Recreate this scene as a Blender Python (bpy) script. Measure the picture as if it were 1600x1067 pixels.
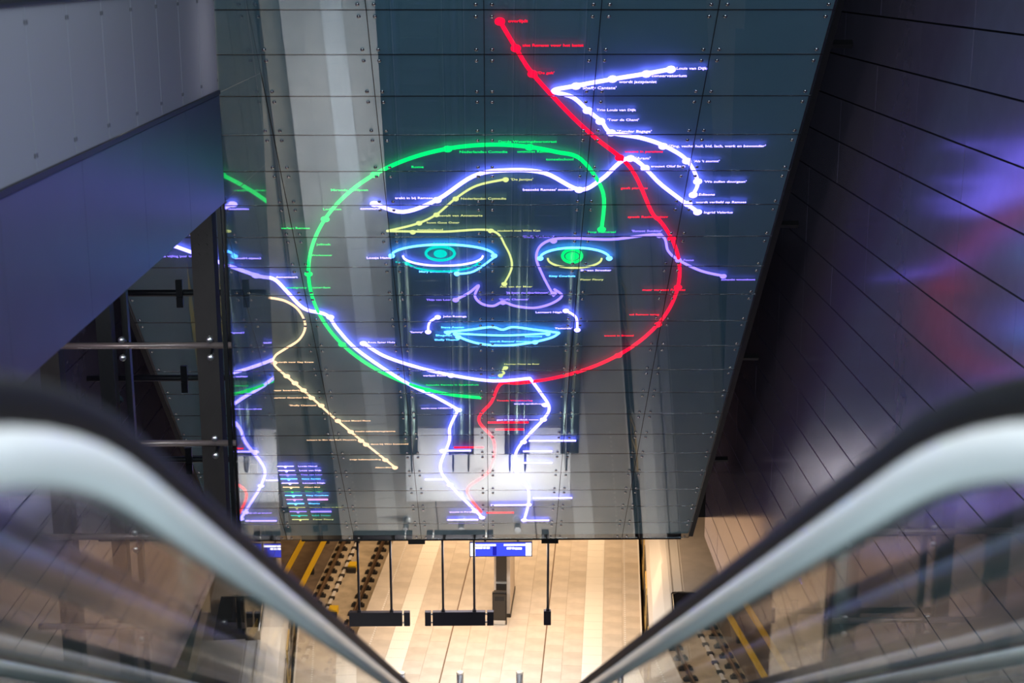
import bpy, math, random
from mathutils import Vector as V, Matrix

random.seed(7)
sc = bpy.context.scene
for o in list(bpy.data.objects):
    bpy.data.objects.remove(o)
COL = sc.collection

# ------------------------------------------------------------------ camera
CZ = 20.6                       # camera height above the platform floor
FPX = 2300.0                    # focal length in pixels of the 1600 x 1067 frame
PITCH = math.atan2(533.5 + 53, FPX)
YAW = math.atan2(34.0, FPX)
CAM = V((0, 0, CZ))
FW = V((math.sin(YAW) * math.cos(PITCH), math.cos(YAW) * math.cos(PITCH), -math.sin(PITCH)))
RT = V((math.cos(YAW), -math.sin(YAW), 0))
UP = RT.cross(FW)
cd = bpy.data.cameras.new('camera')
cd.sensor_width = 36.0
cd.lens = 36.0 * FPX / 1600.0
cd.clip_end = 300
cd.dof.use_dof = True
cd.dof.focus_distance = 28.0
cd.dof.aperture_fstop = 1.8
cam = bpy.data.objects.new('camera', cd)
COL.objects.link(cam)
cam.matrix_world = Matrix(((RT.x, UP.x, -FW.x, 0), (RT.y, UP.y, -FW.y, 0), (RT.z, UP.z, -FW.z, CZ), (0, 0, 0, 1)))
sc.camera = cam

# ------------------------------------------------------------------ world, view, large lights
w = bpy.data.worlds.new('underground_dark')
sc.world = w
w.use_nodes = True
w.node_tree.nodes['Background'].inputs[0].default_value = (0.30, 0.36, 0.5, 1)
w.node_tree.nodes['Background'].inputs[1].default_value = 0.012
sc.view_settings.view_transform = 'Standard'
sc.view_settings.look = 'None'
sc.view_settings.exposure = 0.0
sc.view_settings.gamma = 1.0
sc.view_settings.use_curve_mapping = False


def area(name, loc, aim, sx, sy, power, color):
    l = bpy.data.lights.new(name, 'AREA')
    l.shape = 'RECTANGLE'
    l.size, l.size_y = sx, sy
    l.energy = power
    l.color = color
    o = bpy.data.objects.new(name, l)
    COL.objects.link(o)
    o.location = loc
    d = V(aim) - V(loc)
    o.rotation_euler = d.to_track_quat('-Z', 'Y').to_euler()
    return o


# luminous ceiling rows over the upper landing (above the frame)
area('hall_ceiling_light', (0.0, 5.0, CZ + 3.6), (0.0, 5.01, 0), 5.5, 17.0, 1100, (0.88, 0.95, 1.0))
# added fill from behind the camera, brightens the sloping ceiling and handrails
area('rear_fill_light', (0.0, -7.6, CZ + 2.0), (0.0, 20.0, CZ - 5.0), 9.0, 2.5, 2000, (0.66, 0.87, 1.0))
# lamp behind the end of the frosted gallery balustrade
area('gallery_light', (-4.4, 18.0, CZ - 0.8), (-3.4, 18.0, CZ - 0.9), 0.3, 1.2, 30, (0.95, 0.93, 0.95))
# platform lamps along the station ceiling, warm
for yy in (44.0, 51.0, 58.0):
    area('platform_light', (0.3, yy, 4.4), (0.3, yy + 0.01, 0), 9.0, 2.5, 440, (1.0, 0.66, 0.38))
# lamps under the escalators and beside them
area('undercroft_light', (-4.7, 26.5, 3.6), (-4.7, 26.51, 0), 2.2, 7.0, 650, (0.80, 0.88, 1.0))


# white lamp row over the lower escalator landing
area('landing_light', (-0.06, 38.75, 5.25), (-0.06, 38.3, 0), 5.0, 1.0, 560, (1.0, 0.98, 0.97))
# added unseen fill below the gallery, lifts the left wall and shaft columns
area('left_wall_fill', (-6.4, 12.0, CZ - 3.2), (-6.6, 24.0, CZ - 8.0), 2.0, 0.5, 160, (0.95, 0.93, 1.0))


# ------------------------------------------------------------------ helpers
def ray(px, py):
    return FW + RT * ((px - 800.0) / FPX) + UP * ((533.5 - py) / FPX)


# sloping glass ceiling plane: (u across, v down the slope, h towards the escalators)
SL = math.radians(45.6)
PD = V((0, math.cos(SL), -math.sin(SL)))
PN = V((0, math.sin(SL), math.cos(SL)))
PC = 16.05


def PP(u, v, h=0.0):
    return CAM + V((u, 0, 0)) + PD * v + PN * (PC - h)


def pix(px, py, h=-0.062):
    """point of the photo on the plane of the light lines -> its (u, v) there"""
    r = ray(px, py)
    t = (PC - h) / r.dot(PN)
    P = r * t
    return P.x, P.dot(PD)


def new_obj(name, me, mat=None, parent=None, loc=None):
    o = bpy.data.objects.new(name, me)
    COL.objects.link(o)
    if mat is not None and me is not None and len(me.materials) == 0:
        me.materials.append(mat)
    base = V((0, 0, 0)) if loc is None else V(loc)
    if parent is not None:
        o.parent = parent
        q = parent
        off = V((0, 0, 0))
        while q is not None:
            off += q.location
            q = q.parent
        base = base - off
    o.location = base
    return o


def tag(o, label=None, cat=None, group=None, kind=None):
    if label: o['label'] = label
    if cat: o['category'] = cat
    if group: o['group'] = group
    if kind: o['kind'] = kind
    return o


def thing(name, loc, label, cat, group=None):
    o = new_obj(name, None, loc=loc)
    o.empty_display_size = 0.2
    return tag(o, label, cat, group)


X, Y, Z = V((1, 0, 0)), V((0, 1, 0)), V((0, 0, 1))


class MB:
    def __init__(self):
        self.v = []
        self.f = []
        self.sm = []

    def box(self, c, sx, sy, sz, ax=X, ay=Y, az=Z):
        c = V(c)
        n = len(self.v)
        for k in (-1, 1):
            for j in (-1, 1):
                for i in (-1, 1):
                    self.v.append(c + ax * (i * sx / 2) + ay * (j * sy / 2) + az * (k * sz / 2))
        for q in ((0, 2, 3, 1), (4, 5, 7, 6), (0, 1, 5, 4), (2, 6, 7, 3), (0, 4, 6, 2), (1, 3, 7, 5)):
            self.f.append([n + t for t in q]); self.sm.append(False)
        return self

    def span(self, x0, x1, y0, y1, z0, z1):
        return self.box(((x0 + x1) / 2, (y0 + y1) / 2, (z0 + z1) / 2), x1 - x0, y1 - y0, z1 - z0)

    def tube(self, pts, r, n=8, ref=None, cap=True, prof=None, closed=False):
        """sweep a circle (or a closed profile of (a, b) pairs) along pts"""
        pts = [V(p) for p in pts]
        if prof is None:
            prof = [(r * math.cos(2 * math.pi * k / n), r * math.sin(2 * math.pi * k / n)) for k in range(n)]
        m = len(prof)
        n0 = len(self.v)
        for i, p in enumerate(pts):
            a = pts[max(i - 1, 0)]
            b = pts[min(i + 1, len(pts) - 1)]
            t = (b - a).normalized()
            rf = ref if ref is not None else (Z if abs(t.z) < 0.9 else X)
            s = t.cross(rf).normalized()
            q = s.cross(t).normalized()
            for (u, v) in prof:
                self.v.append(p + s * u + q * v)
        for i in range(len(pts) - 1):
            for k in range(m):
                a = n0 + i * m + k
                b = n0 + i * m + (k + 1) % m
                self.f.append([a, b, b + m, a + m]); self.sm.append(True)
        if cap:
            self.f.append([n0 + k for k in range(m)][::-1]); self.sm.append(False)
            e = n0 + (len(pts) - 1) * m
            self.f.append([e + k for k in range(m)]); self.sm.append(False)
        return self

    def cyl(self, a, b, r, n=12, r2=None):
        a, b = V(a), V(b)
        t = (b - a).normalized()
        rf = Z if abs(t.z) < 0.9 else X
        s = t.cross(rf).normalized(); q = s.cross(t).normalized()
        n0 = len(self.v)
        for p, rr in ((a, r), (b, r if r2 is None else r2)):
            for k in range(n):
                w_ = 2 * math.pi * k / n
                self.v.append(p + s * (rr * math.cos(w_)) + q * (rr * math.sin(w_)))
        for k in range(n):
            self.f.append([n0 + k, n0 + (k + 1) % n, n0 + n + (k + 1) % n, n0 + n + k]); self.sm.append(True)
        self.f.append([n0 + k for k in range(n)][::-1]); self.sm.append(False)
        self.f.append([n0 + n + k for k in range(n)]); self.sm.append(False)
        return self

    def dome(self, c, nrm, r, h, n=10):
        c = V(c); nrm = V(nrm).normalized()
        rf = X if abs(nrm.x) < 0.9 else Z
        s = nrm.cross(rf).normalized(); q = nrm.cross(s)
        n0 = len(self.v)
        rings = ((1.0, 0.0), (1.0, 0.35), (0.72, 0.8))
        for (a, b) in rings:
            for k in range(n):
                w_ = 2 * math.pi * k / n
                self.v.append(c + s * (r * a * math.cos(w_)) + q * (r * a * math.sin(w_)) + nrm * (h * b))
        self.v.append(c + nrm * h)
        for i in range(2):
            for k in range(n):
                a = n0 + i * n + k; b = n0 + i * n + (k + 1) % n
                self.f.append([a, b, b + n, a + n]); self.sm.append(True)
        for k in range(n):
            self.f.append([n0 + 2 * n + k, n0 + 2 * n + (k + 1) % n, n0 + 3 * n]); self.sm.append(True)
        return self

    def prism(self, poly, ext):
        """closed polygon of points, extruded by vector ext"""
        n0 = len(self.v); m = len(poly); ext = V(ext)
        for p in poly: self.v.append(V(p))
        for p in poly: self.v.append(V(p) + ext)
        self.f.append([n0 + k for k in range(m)][::-1]); self.sm.append(False)
        self.f.append([n0 + m + k for k in range(m)]); self.sm.append(False)
        for k in range(m):
            self.f.append([n0 + k, n0 + (k + 1) % m, n0 + m + (k + 1) % m, n0 + m + k]); self.sm.append(False)
        return self

    def mesh(self, name, mat=None, origin=(0, 0, 0)):
        me = bpy.data.meshes.new(name)
        og = V(origin)
        me.from_pydata([tuple(p - og) for p in self.v], [], self.f)
        me.polygons.foreach_set('use_smooth', self.sm)
        if mat: me.materials.append(mat)
        me.update()
        return me

    def build(self, name, mat, parent=None):
        """world-space mesh; the object sits at the world origin of the mesh data"""
        c = V((0, 0, 0))
        if parent is None and self.v:
            lo = V([min(p[i] for p in self.v) for i in range(3)])
            hi = V([max(p[i] for p in self.v) for i in range(3)])
            c = V(((lo.x + hi.x) / 2, (lo.y + hi.y) / 2, lo.z))
        return new_obj(name, self.mesh(name, mat, c), None, parent, c)


# ------------------------------------------------------------------ materials
def mat(name, col, rough=0.5, metal=0.0, ior=1.45, noise=0.0, nscale=6.0, bump=0.0, bscale=40.0, coat=0.0, stretch=None):
    m = bpy.data.materials.new(name)
    m.use_nodes = True
    nt = m.node_tree
    b = nt.nodes['Principled BSDF']
    b.inputs['Base Color'].default_value = (*col, 1)
    b.inputs['Roughness'].default_value = rough
    b.inputs['Metallic'].default_value = metal
    b.inputs['IOR'].default_value = ior
    b.inputs['Coat Weight'].default_value = coat
    if noise or bump:
        tc = nt.nodes.new('ShaderNodeTexCoord')
        mp = nt.nodes.new('ShaderNodeMapping')
        nt.links.new(tc.outputs['Object'], mp.inputs[0])
        if stretch: mp.inputs['Scale'].default_value = stretch
        if noise:
            n = nt.nodes.new('ShaderNodeTexNoise')
            n.inputs['Scale'].default_value = nscale
            n.inputs['Detail'].default_value = 5
            nt.links.new(mp.outputs[0], n.inputs['Vector'])
            r = nt.nodes.new('ShaderNodeValToRGB')
            r.color_ramp.elements[0].position = 0.3
            r.color_ramp.elements[1].position = 0.7
            r.color_ramp.elements[0].color = (*[c * (1 - noise) for c in col], 1)
            r.color_ramp.elements[1].color = (*[min(1, c * (1 + noise)) for c in col], 1)
            nt.links.new(n.outputs['Fac'], r.inputs[0])
            nt.links.new(r.outputs[0], b.inputs['Base Color'])
        if bump:
            n2 = nt.nodes.new('ShaderNodeTexNoise')
            n2.inputs['Scale'].default_value = bscale
            nt.links.new(mp.outputs[0], n2.inputs['Vector'])
            bp = nt.nodes.new('ShaderNodeBump')
            bp.inputs['Strength'].default_value = bump
            bp.inputs['Distance'].default_value = 0.01
            nt.links.new(n2.outputs['Fac'], bp.inputs['Height'])
            nt.links.new(bp.outputs[0], b.inputs['Normal'])
    return m


def emit(name, col, strength):
    m = bpy.data.materials.new(name)
    m.use_nodes = True
    nt = m.node_tree
    nt.nodes.clear()
    e = nt.nodes.new('ShaderNodeEmission')
    e.inputs[0].default_value = (*col, 1)
    e.inputs[1].default_value = strength
    o = nt.nodes.new('ShaderNodeOutputMaterial')
    nt.links.new(e.outputs[0], o.inputs[0])
    return m


def pane_glass(name, tint=(0.9, 0.95, 0.95), f0=0.05, rough=0.0, haze=0.0, gain=0.95):
    """thin architectural pane: clear, with Schlick reflection on both faces"""
    m = bpy.data.materials.new(name)
    m.use_nodes = True
    nt = m.node_tree
    nt.nodes.clear()
    L = nt.links.new
    g = nt.nodes.new('ShaderNodeNewGeometry')
    d = nt.nodes.new('ShaderNodeVectorMath'); d.operation = 'DOT_PRODUCT'
    L(g.outputs['Incoming'], d.inputs[0]); L(g.outputs['Normal'], d.inputs[1])
    a = nt.nodes.new('ShaderNodeMath'); a.operation = 'ABSOLUTE'; L(d.outputs['Value'], a.inputs[0])
    s = nt.nodes.new('ShaderNodeMath'); s.operation = 'SUBTRACT'; s.inputs[0].default_value = 1.0; L(a.outputs[0], s.inputs[1])
    pw = nt.nodes.new('ShaderNodeMath'); pw.operation = 'POWER'; pw.inputs[1].default_value = 5.0; L(s.outputs[0], pw.inputs[0])
    ma = nt.nodes.new('ShaderNodeMath'); ma.operation = 'MULTIPLY_ADD'; ma.inputs[1].default_value = gain - f0; ma.inputs[2].default_value = f0
    L(pw.outputs[0], ma.inputs[0])
    t = nt.nodes.new('ShaderNodeBsdfTransparent'); t.inputs[0].default_value = (*tint, 1)
    gl = nt.nodes.new('ShaderNodeBsdfGlossy'); gl.inputs['Roughness'].default_value = rough
    base = t
    if haze:
        df = nt.nodes.new('ShaderNodeBsdfDiffuse'); df.inputs[0].default_value = (0.5, 0.55, 0.55, 1)
        mh = nt.nodes.new('ShaderNodeMixShader'); mh.inputs[0].default_value = haze
        L(t.outputs[0], mh.inputs[1]); L(df.outputs[0], mh.inputs[2]); base = mh
    mx = nt.nodes.new('ShaderNodeMixShader')
    L(ma.outputs[0], mx.inputs[0]); L(base.outputs[0], mx.inputs[1]); L(gl.outputs[0], mx.inputs[2])
    o = nt.nodes.new('ShaderNodeOutputMaterial'); L(mx.outputs[0], o.inputs[0])
    return m


M_PANEL = pane_glass('clear_ceiling_glass', (0.97, 0.985, 0.985), 0.095, 0.0)
M_BOARD = mat('grey_diffuser_board', (0.14, 0.275, 0.355), rough=0.75, noise=0.04, nscale=1.5)
M_BACK = mat('black_backing', (0.006, 0.006, 0.007), rough=0.7)
M_BLACK = mat('black_steel', (0.012, 0.011, 0.012), rough=0.4)
M_BOLT = mat('polished_bolt', (0.55, 0.55, 0.55), rough=0.18, metal=1.0)
M_WALLR = mat('anodised_wall_panel', (0.34, 0.285, 0.42), rough=0.17, metal=0.55, noise=0.05, nscale=3.0)
M_FASC = mat('grey_fascia_panel', (0.075, 0.075, 0.13), rough=0.32, metal=0.35, ior=1.35, noise=0.05, nscale=2.0)
M_STEEL = mat('brushed_steel', (0.72, 0.73, 0.72), rough=0.34, metal=1.0)
M_RAILST = mat('rail_profile_satin', (0.95, 0.96, 0.95), rough=0.42, metal=0.0, coat=0.4)  # near-white base stands in for the bright reflection along the steel profile
M_DECK = mat('deck_steel', (0.24, 0.33, 0.29), rough=0.28, metal=0.9)
M_RUBBER = mat('black_rubber', (0.010, 0.010, 0.009), rough=0.5, ior=1.3)
M_STEP = mat('step_aluminium', (0.16, 0.17, 0.18), rough=0.45, metal=0.7)
M_PLATE = mat('landing_plate_steel', (0.86, 0.85, 0.84), rough=0.29, metal=0.92)
M_SKIRT = mat('skirt_steel', (0.24, 0.25, 0.26), rough=0.35, metal=0.8)
M_GLASS = pane_glass('clear_balustrade_glass', (0.94, 0.97, 0.96), 0.045, 0.0, haze=0.015)
M_SHAFTGL = pane_glass('lift_shaft_glass', (0.93, 0.96, 0.965), 0.06, 0.0)
M_COLUMN = mat('brown_painted_steel', (0.052, 0.038, 0.034), rough=0.65, noise=0.08)
M_TUBE = mat('shaft_tube_steel', (0.52, 0.37, 0.33), rough=0.32, metal=0.5)
M_FROST = mat('frosted_glass', (0.30, 0.32, 0.38), rough=0.4)
_nt = M_FROST.node_tree
_tr = _nt.nodes.new('ShaderNodeBsdfTranslucent'); _tr.inputs[0].default_value = (0.5, 0.5, 0.54, 1)
_mx = _nt.nodes.new('ShaderNodeMixShader'); _mx.inputs[0].default_value = 0.35
_nt.links.new(_nt.nodes['Principled BSDF'].outputs[0], _mx.inputs[1]); _nt.links.new(_tr.outputs[0], _mx.inputs[2])
_nt.links.new(_mx.outputs[0], _nt.nodes['Material Output'].inputs[0])
M_TILE = mat('platform_tile', (0.55, 0.49, 0.41), rough=0.42, noise=0.14, nscale=1.3)
M_TILE2 = mat('platform_tile_pale', (0.585, 0.525, 0.45), rough=0.42, noise=0.12, nscale=1.7)
M_GROUT = mat('tile_grout', (0.46, 0.40, 0.33), rough=0.8)
M_TACT = mat('tactile_tile', (0.80, 0.77, 0.70), rough=0.5)
M_JOINT = mat('expansion_joint', (0.16, 0.10, 0.06), rough=0.7)
M_TRACKBED = mat('track_concrete', (0.50, 0.42, 0.30), rough=0.85, noise=0.2, nscale=2.5)
M_TRACKDK = mat('track_side_concrete', (0.16, 0.12, 0.085), rough=0.85, noise=0.25, nscale=2.0)
M_RAIL = mat('rail_steel', (0.20, 0.13, 0.08), rough=0.45, metal=0.6)
M_FAST = mat('fastener_iron', (0.03, 0.026, 0.022), rough=0.7)
M_YEL = mat('yellow_cover', (0.80, 0.52, 0.02), rough=0.5)
M_WHITE = mat('white_paint', (0.78, 0.75, 0.70), rough=0.35)
M_TRAIN = mat('train_white_paint', (0.70, 0.67, 0.62), rough=0.28, coat=0.3)
M_TRGREY = mat('train_roof_grey', (0.42, 0.38, 0.34), rough=0.4, noise=0.1, nscale=2)
M_TRDOOR = mat('train_door_ochre', (0.62, 0.42, 0.14), rough=0.35)
M_DARKGL = mat('dark_window', (0.01, 0.01, 0.012), rough=0.08)
M_SIGN = mat('sign_anthracite', (0.022, 0.02, 0.03), rough=0.45)
M_CONC = mat('tunnel_concrete', (0.42, 0.35, 0.28), rough=0.8, noise=0.1, nscale=1.0)
M_LANDFL = mat('landing_floor', (0.25, 0.25, 0.26), rough=0.5, noise=0.1)
M_PILLAR = mat('pillar_stone', (0.58, 0.50, 0.42), rough=0.5, noise=0.06)
M_BIN = mat('bin_dark_metal', (0.05, 0.042, 0.035), rough=0.4, metal=0.4)
M_SCRBLUE = emit('screen_blue', (0.06, 0.09, 0.95), 1.15)
M_SCRDARK = emit('screen_deep_blue', (0.02, 0.02, 0.45), 1.0)
M_SCRWHITE = emit('screen_white', (0.95, 0.93, 1.0), 2.4)

NEON = {
    'violet': emit('neon_violet_white', (0.22, 0.17, 1.0), 10.0),
    'purple': emit('neon_purple', (0.22, 0.15, 1.0), 3.4),
    'green': emit('neon_green', (0.0, 0.80, 0.15), 2.0),
    'red': emit('neon_red', (1.0, 0.003, 0.03), 2.6),
    'yellow': emit('neon_pale_yellow', (0.74, 0.82, 0.30), 1.5),
    'cyan': emit('neon_cyan', (0.0, 0.80, 0.70), 1.25),
    'blue': emit('neon_sky_blue', (0.07, 0.33, 1.0), 7.5),
    'peach': emit('neon_peach', (1.0, 0.60, 0.34), 2.4),
    'pink': emit('neon_pink', (0.85, 0.33, 0.85), 2.2),
}

# ================================================================== STRUCTURE
# ---------------- sloping ceiling of glass panels over the escalators
U0, CW = -0.09, 1.80
C0, C1 = -4, 3
V0 = 16.635
K0, K1 = -5, 20
root = new_obj('ceiling', None, loc=PP(U0, V0 + 8))
tag(root, kind='structure')
uc = U0 + (C0 + C1) / 2 * CW
vm = V0 + (K0 + K1) / 2
DEP = 0.13                      # depth of the light box behind the clear panes
MB().box(PP(uc, vm, -0.25), (C1 - C0) * CW, (K1 - K0) * 1.0, 0.10, X, PD, PN).build('backing_board', M_BACK, root)
bm_ = MB().box(V((0, 0, 0)), CW, 1.0, 0.03, X, PD, PN).mesh('diffuser_board', M_BOARD)
pm = MB().box(V((0, 0, 0)), CW - 0.012, 1.0 - 0.012, 0.012, X, PD, PN).mesh('glass_panel', M_PANEL)
for k in range(K0, K1):
    for c in range(C0, C1):
        new_obj('diffuser_board', bm_, None, root, PP(U0 + (c + 0.5) * CW, V0 + k + 0.5, -DEP - 0.015))
        new_obj('glass_panel', pm, None, root, PP(U0 + (c + 0.5) * CW, V0 + k + 0.5, -0.006))
for k in range(K0, K1 + 1):
    MB().box(PP(uc, V0 + k, -0.012), (C1 - C0) * CW, 0.0115, 0.012, X, PD, PN).build('joint_gasket', M_BACK, root)
for c in range(C0, C1 + 1):
    MB().box(PP(U0 + c * CW, vm, -0.0125), 0.0115, (K1 - K0) * 1.0, 0.02, X, PD, PN).build('joint_gasket', M_BACK, root)
b = MB()
for k in range(K0, K1):
    for c in range(C0, C1):
        for su in (0.125, CW - 0.125):
            for sv in (0.13, 0.87):
                b.dome(PP(U0 + c * CW + su, V0 + k + sv, 0.0), -PN, 0.033, 0.024, 8)
tag(b.build('point_fixing', M_BOLT, root), kind='stuff')
# steel edge frames of the slope
b = MB()
ur = U0 + C1 * CW
b.box(PP(ur + 0.07, vm, -0.22), 0.10, (K1 - K0), 0.36, X, PD, PN)
b.build('edge_frame', M_BLACK, root)
b = MB()
ul = U0 + C0 * CW
b.box(PP(ul - 0.07, vm, -0.22), 0.10, (K1 - K0), 0.36, X, PD, PN)
b.build('edge_frame', M_BLACK, root)
b = MB()
for k in (-3, 1, 6, 11, 16):
    b.box(PP(ur + 0.35, V0 + k + 0.3, -0.5), 0.5, 0.1, 0.1, X, PD, PN)
b.build('edge_bracket', M_BLACK, root)

# ---------------- right wall of long metal planks
XR = 6.4
ZS, HS = CZ - 0.8025, 0.775
WB = CZ - 16.65
wr = MB().span(XR + 0.06, XR + 0.4, -8, 41.35, WB, CZ + 5).build('wall_right', M_BACK)
tag(wr, kind='structure')
pl = MB().box((0, 0, 0), 0.05, 2.4 - 0.006, HS - 0.028).mesh('wall_plank', M_WALLR)
plb = None
yend = 41.4
stuff = MB()
for r in range(-3, 21):
    zc = ZS - (r + 0.5) * HS
    for c in range(20):
        yc = yend - 2.4 * (c + 0.5)
        zlow, zhigh = zc - HS / 2, zc + HS / 2
        if c < 11 and r >= -1:
            if r == 20:
                if plb is None:
                    hb = zhigh - WB
                    plb = MB().box((0, 0, 0), 0.05, 2.4 - 0.006, hb - 0.028).mesh('wall_plank', M_WALLR)
                new_obj('wall_plank', plb, None, wr, (XR + 0.03, yc, zhigh - hb / 2))
            else:
                new_obj('wall_plank', pl, None, wr, (XR + 0.03 + random.uniform(0, 0.004), yc, zc))
        else:
            stuff.box((XR + 0.03, yc, zc), 0.05, 2.394, HS - 0.028)
tag(stuff.build('wall_plank', M_WALLR, wr), kind='stuff')

# ---------------- left wall of the hall (far side of the lift)
XL = -8.4
wl = MB().span(XL - 0.4, XL - 0.06, -8, 46, 3.2, CZ + 5).build('wall_left', M_BACK)
tag(wl, kind='structure')
stuff = MB()
for r in range(-3, 22):
    zc = ZS - (r + 0.5) * HS
    for c in range(22):
        yc = 45.9 - 2.4 * (c + 0.5)
        if c < 12 and r >= 3:
            new_obj('wall_plank', pl, None, wl, (XL - 0.03, yc, zc))
        else:
            stuff.box((XL - 0.03, yc, zc), 0.05, 2.394, HS - 0.028)
tag(stuff.build('wall_plank', M_WALLR, wl), kind='stuff')

# ---------------- rear wall, hall roof, upper landing, gallery slab
tag(MB().span(XL - 0.4, XR + 0.4, -8.4, -8, CZ - 2.9, CZ + 5).build('wall_rear', M_FASC), kind='structure')
tag(MB().span(XL - 0.4, XR + 0.4, -8.4, 21.0, CZ + 5, CZ + 5.3).build('roof_slab', M_BACK), kind='structure')
ZU = CZ - 1.54
tag(MB().span(-3.38, XR, -8, 0.2, ZU - 1.3, ZU).build('floor_upper', M_LANDFL), kind='structure')
GX = -3.4
GE = 18.75
tag(MB().span(XL, GX - 0.05, -8, GE - 0.02, ZU - 1.34, ZU - 0.01).build('floor_gallery', M_LANDFL), kind='structure')
fs = MB().span(GX - 0.05, GX - 0.03, -8, GE, ZU - 1.36, ZU - 0.02).build('trim_1', M_BACK)
tag(fs, kind='structure')
fm = MB().box((0, 0, 0), 0.03, 2.15 - 0.006, 1.36).mesh('fascia_panel', M_FASC)
for k in range(12):
    new_obj('fascia_panel', fm, None, fs, (GX - 0.015, GE - 2.15 * (k + 0.5), ZU - 0.03 - 0.68))

# ---------------- frosted glass balustrade of the gallery
bal = thing('glass_balustrade', (GX, 12, ZU), 'frosted glass balustrade with black top rail along the gallery above the blue fascia', 'balustrade')
gm = MB().box((0, 0, 0), 0.022, 1.075, 1.22).mesh('frosted_panel', M_FROST)
yk = GE - 0.02
clm = MB().box((0, 0, 0), 0.03, 0.016, 0.035).mesh('glass_clamp', M_BLACK)
for k in range(16):
    yc = yk - 1.09 * (k + 0.5)
    o = new_obj('frosted_panel', gm, None, bal, (GX - 0.02, yc, ZU + 0.645))
    for zz in (0.16, 1.14):
        for q in (-1, 1):
            new_obj('glass_clamp', clm, None, bal, (GX - 0.02, yc + q * 0.515, ZU + zz))
MB().tube([(GX - 0.02, -7, ZU + 1.285), (GX - 0.02, GE, ZU + 1.285)], 0.035, 10).build('top_rail', M_BLACK, bal)
MB().span(GX - 0.045, GX + 0.012, -7, GE, ZU - 0.02, ZU + 0.03).build('base_shoe', M_BLACK, bal)

# ================================================================== STATION PLATFORM
PH = math.radians(4.8)
EU = V((math.sin(PH), math.cos(PH), 0))
EW = V((math.cos(PH), -math.sin(PH), 0))


def PL(wd, u, z=0.0):
    return EW * wd + EU * u + V((0, 0, z))


WLF, WRT = -7.91, 1.165
fl = MB().box(PL((WLF + WRT) / 2, 42, -0.56), WRT - WLF, 70, 1.06, EW, EU, Z).build('floor', M_GROUT)
tag(fl, kind='structure')
TW, TL = 0.60, 0.90
tm1 = MB().box((0, 0, 0), TW - 0.005, TL - 0.005, 0.03, EW, EU, Z).mesh('floor_tile', M_TILE)
tm2 = MB().box((0, 0, 0), TW - 0.005, TL - 0.005, 0.03, EW, EU, Z).mesh('floor_tile', M_TILE2)
stuff = MB()
TACT = (-6.44, -0.40)
cols = []
wx = WLF + 0.02
edges = [(WLF + 0.01, TACT[0] - 0.31), (TACT[0] + 0.31, TACT[1] - 0.31), (TACT[1] + 0.31, WRT - 0.01)]
cnt = 0
for (a, c) in edges:
    n = max(1, round((c - a) / TW))
    for i in range(n):
        cols.append((a + (c - a) * (i + 0.5) / n, (c - a) / n))
tmc = {}
for ci, (wc, tw) in enumerate(cols):
    off = (ci % 2) * 0.45
    for j in range(76):
        u = 9.0 + off + j * TL
        far = u > 77
        if far: continue
        if 39.6 < u < 56 and -7.3 < wc < 1.0 and cnt < 299:
            key = (round(tw, 3), random.random() < 0.5)
            if key not in tmc:
                tmc[key] = MB().box((0, 0, 0), tw - 0.005, TL - 0.005, 0.03, EW, EU, Z).mesh('floor_tile', M_TILE if key[1] else M_TILE2)
            new_obj('floor_tile', tmc[key], None, fl, PL(wc, u, -0.015 + random.uniform(-0.001, 0.001)))
            cnt += 1
        else:
            stuff.box(PL(wc, u, -0.015), tw - 0.005, TL - 0.005, 0.03, EW, EU, Z)
tag(stuff.build('floor_tile', M_TILE, fl), kind='stuff')
# ribbed guidance strips
b = MB().box((0, 0, -0.018), 0.612, 0.592, 0.03, EW, EU, Z)
for i in range(9):
    b.box(EW * (-0.264 + i * 0.066) + V((0, 0, 0.0)), 0.026, 0.585, 0.014, EW, EU, Z)
tmesh = b.mesh('guidance_tile', M_TACT)
stuff = MB()
for wc in TACT:
    for j in range(114):
        u = 9 + j * 0.6
        if 39 < u < 54:
            new_obj('guidance_tile', tmesh, None, fl, PL(wc, u, 0.0))
        else:
            stuff.box(PL(wc, u, -0.015), 0.612, 0.592, 0.04, EW, EU, Z)
tag(stuff.build('guidance_tile', M_TACT, fl), kind='stuff')
b = MB()
for wc in (-7.37, 0.62):
    for j in range(220):
        u = 36 + j * 0.15
        b.box(PL(wc, u, 0.004), 0.05, 0.06, 0.012, EW, EU, Z)
tag(b.build('warning_stud', M_WHITE, fl), kind='stuff')
for wc in (-4.895, -1.89):
    MB().box(PL(wc, 44, 0.0), 0.035, 60, 0.006, EW, EU, Z).build('expansion_joint', M_JOINT, fl)
MB().box(PL(WRT - 0.03, 42, 0.0), 0.05, 70, 0.01, EW, EU, Z).build('edge_strip', M_WHITE, fl)

# station ceiling and far wall
tag(MB().span(-16, 12, 41.6, 80, 4.5, 5.9).build('ceiling_station', M_BACK), kind='structure')
tag(MB().span(-16, 12, 79, 79.4, -1.4, 4.5).build('wall_far', M_CONC), kind='structure')
tag(MB().box(PL(-13.15, 42, 1.8), 0.4, 76, 7.0, EW, EU, Z).build('wall_track', M_CONC), kind='structure')
tag(MB().box(PL(4.6, 42, 1.8), 0.4, 76, 7.0, EW, EU, Z).build('wall_tunnel', M_CONC), kind='structure')

tag(MB().span(-5.2, 5.2, 37.75, 38.25, 5.35, 5.75).build('trim_9', M_BLACK), kind='structure')

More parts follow.
